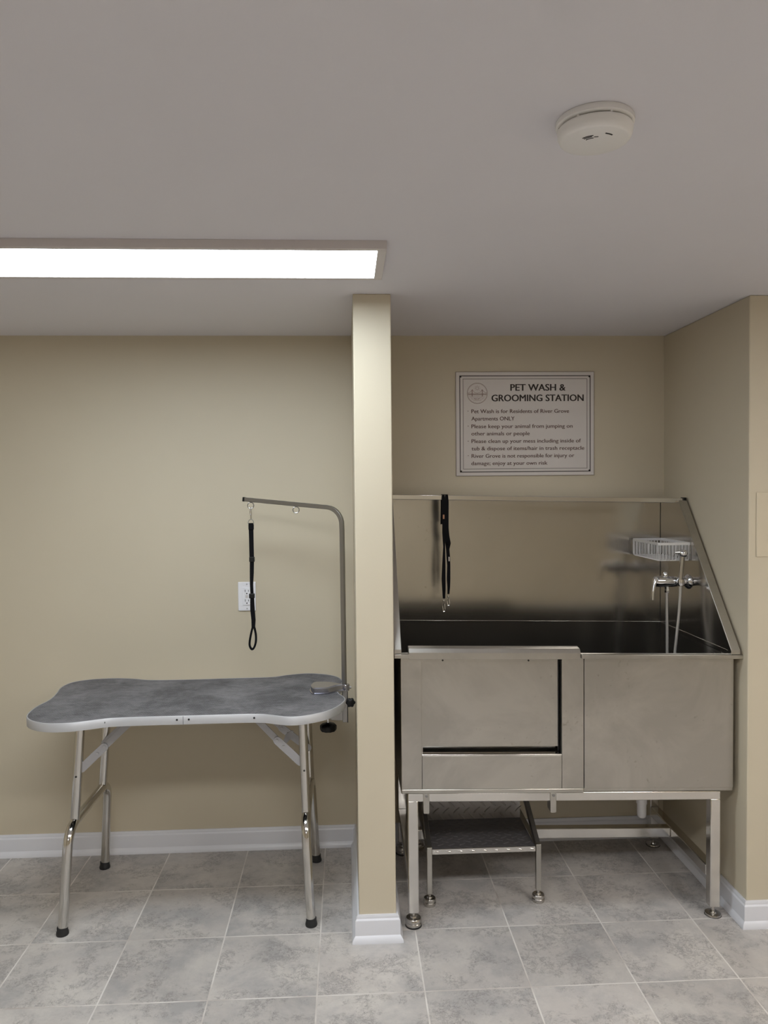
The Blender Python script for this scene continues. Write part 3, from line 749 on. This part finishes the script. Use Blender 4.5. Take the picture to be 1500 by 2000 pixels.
hose_pts = [(hx-.001, hy, hz-.016), (hx-.002, hy, hz-.05), (hx-.007, hy, hz-.12), (hx-.016, hy-.002, hz-.20), (hx-.024, hy-.004, hz-.27), (hx-.030, hy-.006, hz-.36), (hx-.034, hy-.010, hz-.48), (hx-.036, hy-.01, hz-.552),
            (hx-.040, hy, hz-.565), (hx-.045, hy+.012, hz-.552), (hx-.043, hy+.018, hz-.46), (hx-.040, hy+.022, hz-.32), (hx-.039, hy+.025, hz-.20), (hx-.040, hy+.026, hz-.10), (hx-.0405, hy+.026, hz-.030)]
mb = MB(); hose(mb, hose_pts, .0048); mb.obj('hose', M['hose'], t, label='ribbed steel hose')

# wire basket in the back right corner
t = thing('wire_basket', 'silver wire soap basket on the right side panel near the tub corner', 'basket', (1.18, 2.83, 1.157))
X0, X1, Y0, Y1, Z0, Z1 = 1.121, 1.2355, 2.700, 2.950, 1.157, 1.217
def rect(z, i=0, c=.006): return [(X0+i+c, Y0+i, z), (X1-i, Y0+i, z), (X1-i, Y1-i, z), (X0+i+c, Y1-i, z), (X0+i, Y1-i-c, z), (X0+i, Y0+i+c, z)]
mb = MB(); mb.sweep(rect(Z1), square(.0016, .0048), (0, 0, 1), False, True); mb.obj('top_band', M['wire'], t, smooth=False)
mb = MB(); mb.tube(rect(Z0, .004), .0018, 8, False, True)
n = 9
for i in range(1, n): y = Y0+.02+(Y1-Y0-.04)*i/n; mb.tube([(X0+.004, y, Z0), (X1-.004, y, Z0)], .0013, 6)
mb.obj('floor_grid', M['wire'], t)
mb = MB()
n = 15
for i in range(n+1):
    y = Y0+.004+(Y1-Y0-.008)*i/n
    for (x, s_) in ((X0, 1), (X1-.002, -1)): mb.tube([(x, y, Z1), (x, y, Z0+.008), (x+s_*.004, y, Z0)], .0016, 6)
n = 9
for i in range(n+1):
    x = X0+.004+(X1-X0-.008)*i/n
    for (y, s_) in ((Y0, 1), (Y1, -1)): mb.tube([(x, y, Z1), (x, y, Z0+.008), (x, y+s_*.004, Z0)], .0016, 6)
mb.obj('wire_side', M['wire'], t)

# ------------------------------------------------------------------ step stool under the tub
t = thing('step_stool', 'steel step stool with diamond plate treads standing under the tub', 'step stool', (.455, 2.70, 0))
def bump(mb, c, ax, nrm, L, W, H):
    c, ax, nrm = Vector(c), Vector(ax).normalized(), Vector(nrm).normalized(); sd = ax.cross(nrm)
    base = []; top = []
    for j in range(10):
        a = 2*PI*j/10
        base.append(c+ax*math.cos(a)*L/2+sd*math.sin(a)*W/2)
        top.append(c+ax*math.cos(a)*L/2*.75+sd*math.sin(a)*W/2*.45+nrm*H)
    mb.loft([base, top])
zt_ = .196
mb = MB(); mb.box(.2795, .634, 2.5635, 2.792, zt_-.004, zt_)
r_ = 0; y = 2.572
while y < 2.785:
    i = 0; x = .293+(.019 if r_ % 2 else 0)
    while x < .628:
        bump(mb, (x, y, zt_), (1, .55 if r_ % 2 else -.55, 0), (0, 0, 1), .027, .0065, .0016); x += .038
    y += .021; r_ += 1
mb.obj('tread', M['tread_dark'], t, angle=50, label='dark diamond plate tread')
mb = MB(); mb.box(.2795, .634, 2.5595, 2.5635, zt_-.017, zt_)
for i in range(9): bump(mb, (.295+i*.041, 2.5595, zt_-.0085), (1, 0, -.25), (0, -1, 0), .022, .004, .0008)
mb.obj('front_lip', SP, t, angle=50)
mb = MB(); mb.box(.2870, .634, 2.792, 2.796, zt_-.012, .318)
for r_ in range(5):
    z = zt_+.010+r_*.0235; x = .300+(.019 if r_ % 2 else 0)
    while x < .630:
        bump(mb, (x, 2.792, z), (1, 0, .95 if r_ % 2 else -.95), (0, -1, 0), .034, .0070, .0036); x += .0385
mb.obj('riser', M['tread'], t, angle=50, label='bright diamond plate riser')
mb = MB(); mb.box(.2870, .634, 2.796, 2.99, .318, .322); mb.obj('tread', M['tread'], t)
for x in (.2705, .6465):
    MB().box(x-.0088, x+.0088, 2.562, 2.580, .040, .2015).obj('leg', S, t, bevel=.0015)
    MB().box(x-.0088, x+.0088, 2.972, 2.990, .030, .318).obj('leg', S, t, bevel=.0015)
    mb = MB(); mb.sweep([(x, 2.574, .190), (x-.003, 2.80, .318)], square(.0088), (0, 0, 1)); mb.obj('stringer', M['pole'], t)
    MB().box(x-.0088, x+.0088, 2.580, 2.972, zt_-.022, zt_-.004).obj('side_bar', M['pole'], t, bevel=.001)
    for y in (2.571, 2.981):
        MB().lathe([(0, 0), (.0205, 0), (.0215, .002), (.0218, .012), (.0205, .0135), (.0218, .015), (.0208, .0235), (.0190, .0255), (.010, .026), (.008, .030), (.0052, .031), (.0052, .042), (0, .042)], (x, y, 0), n=28).obj('levelling_foot', M['nickel'], t)
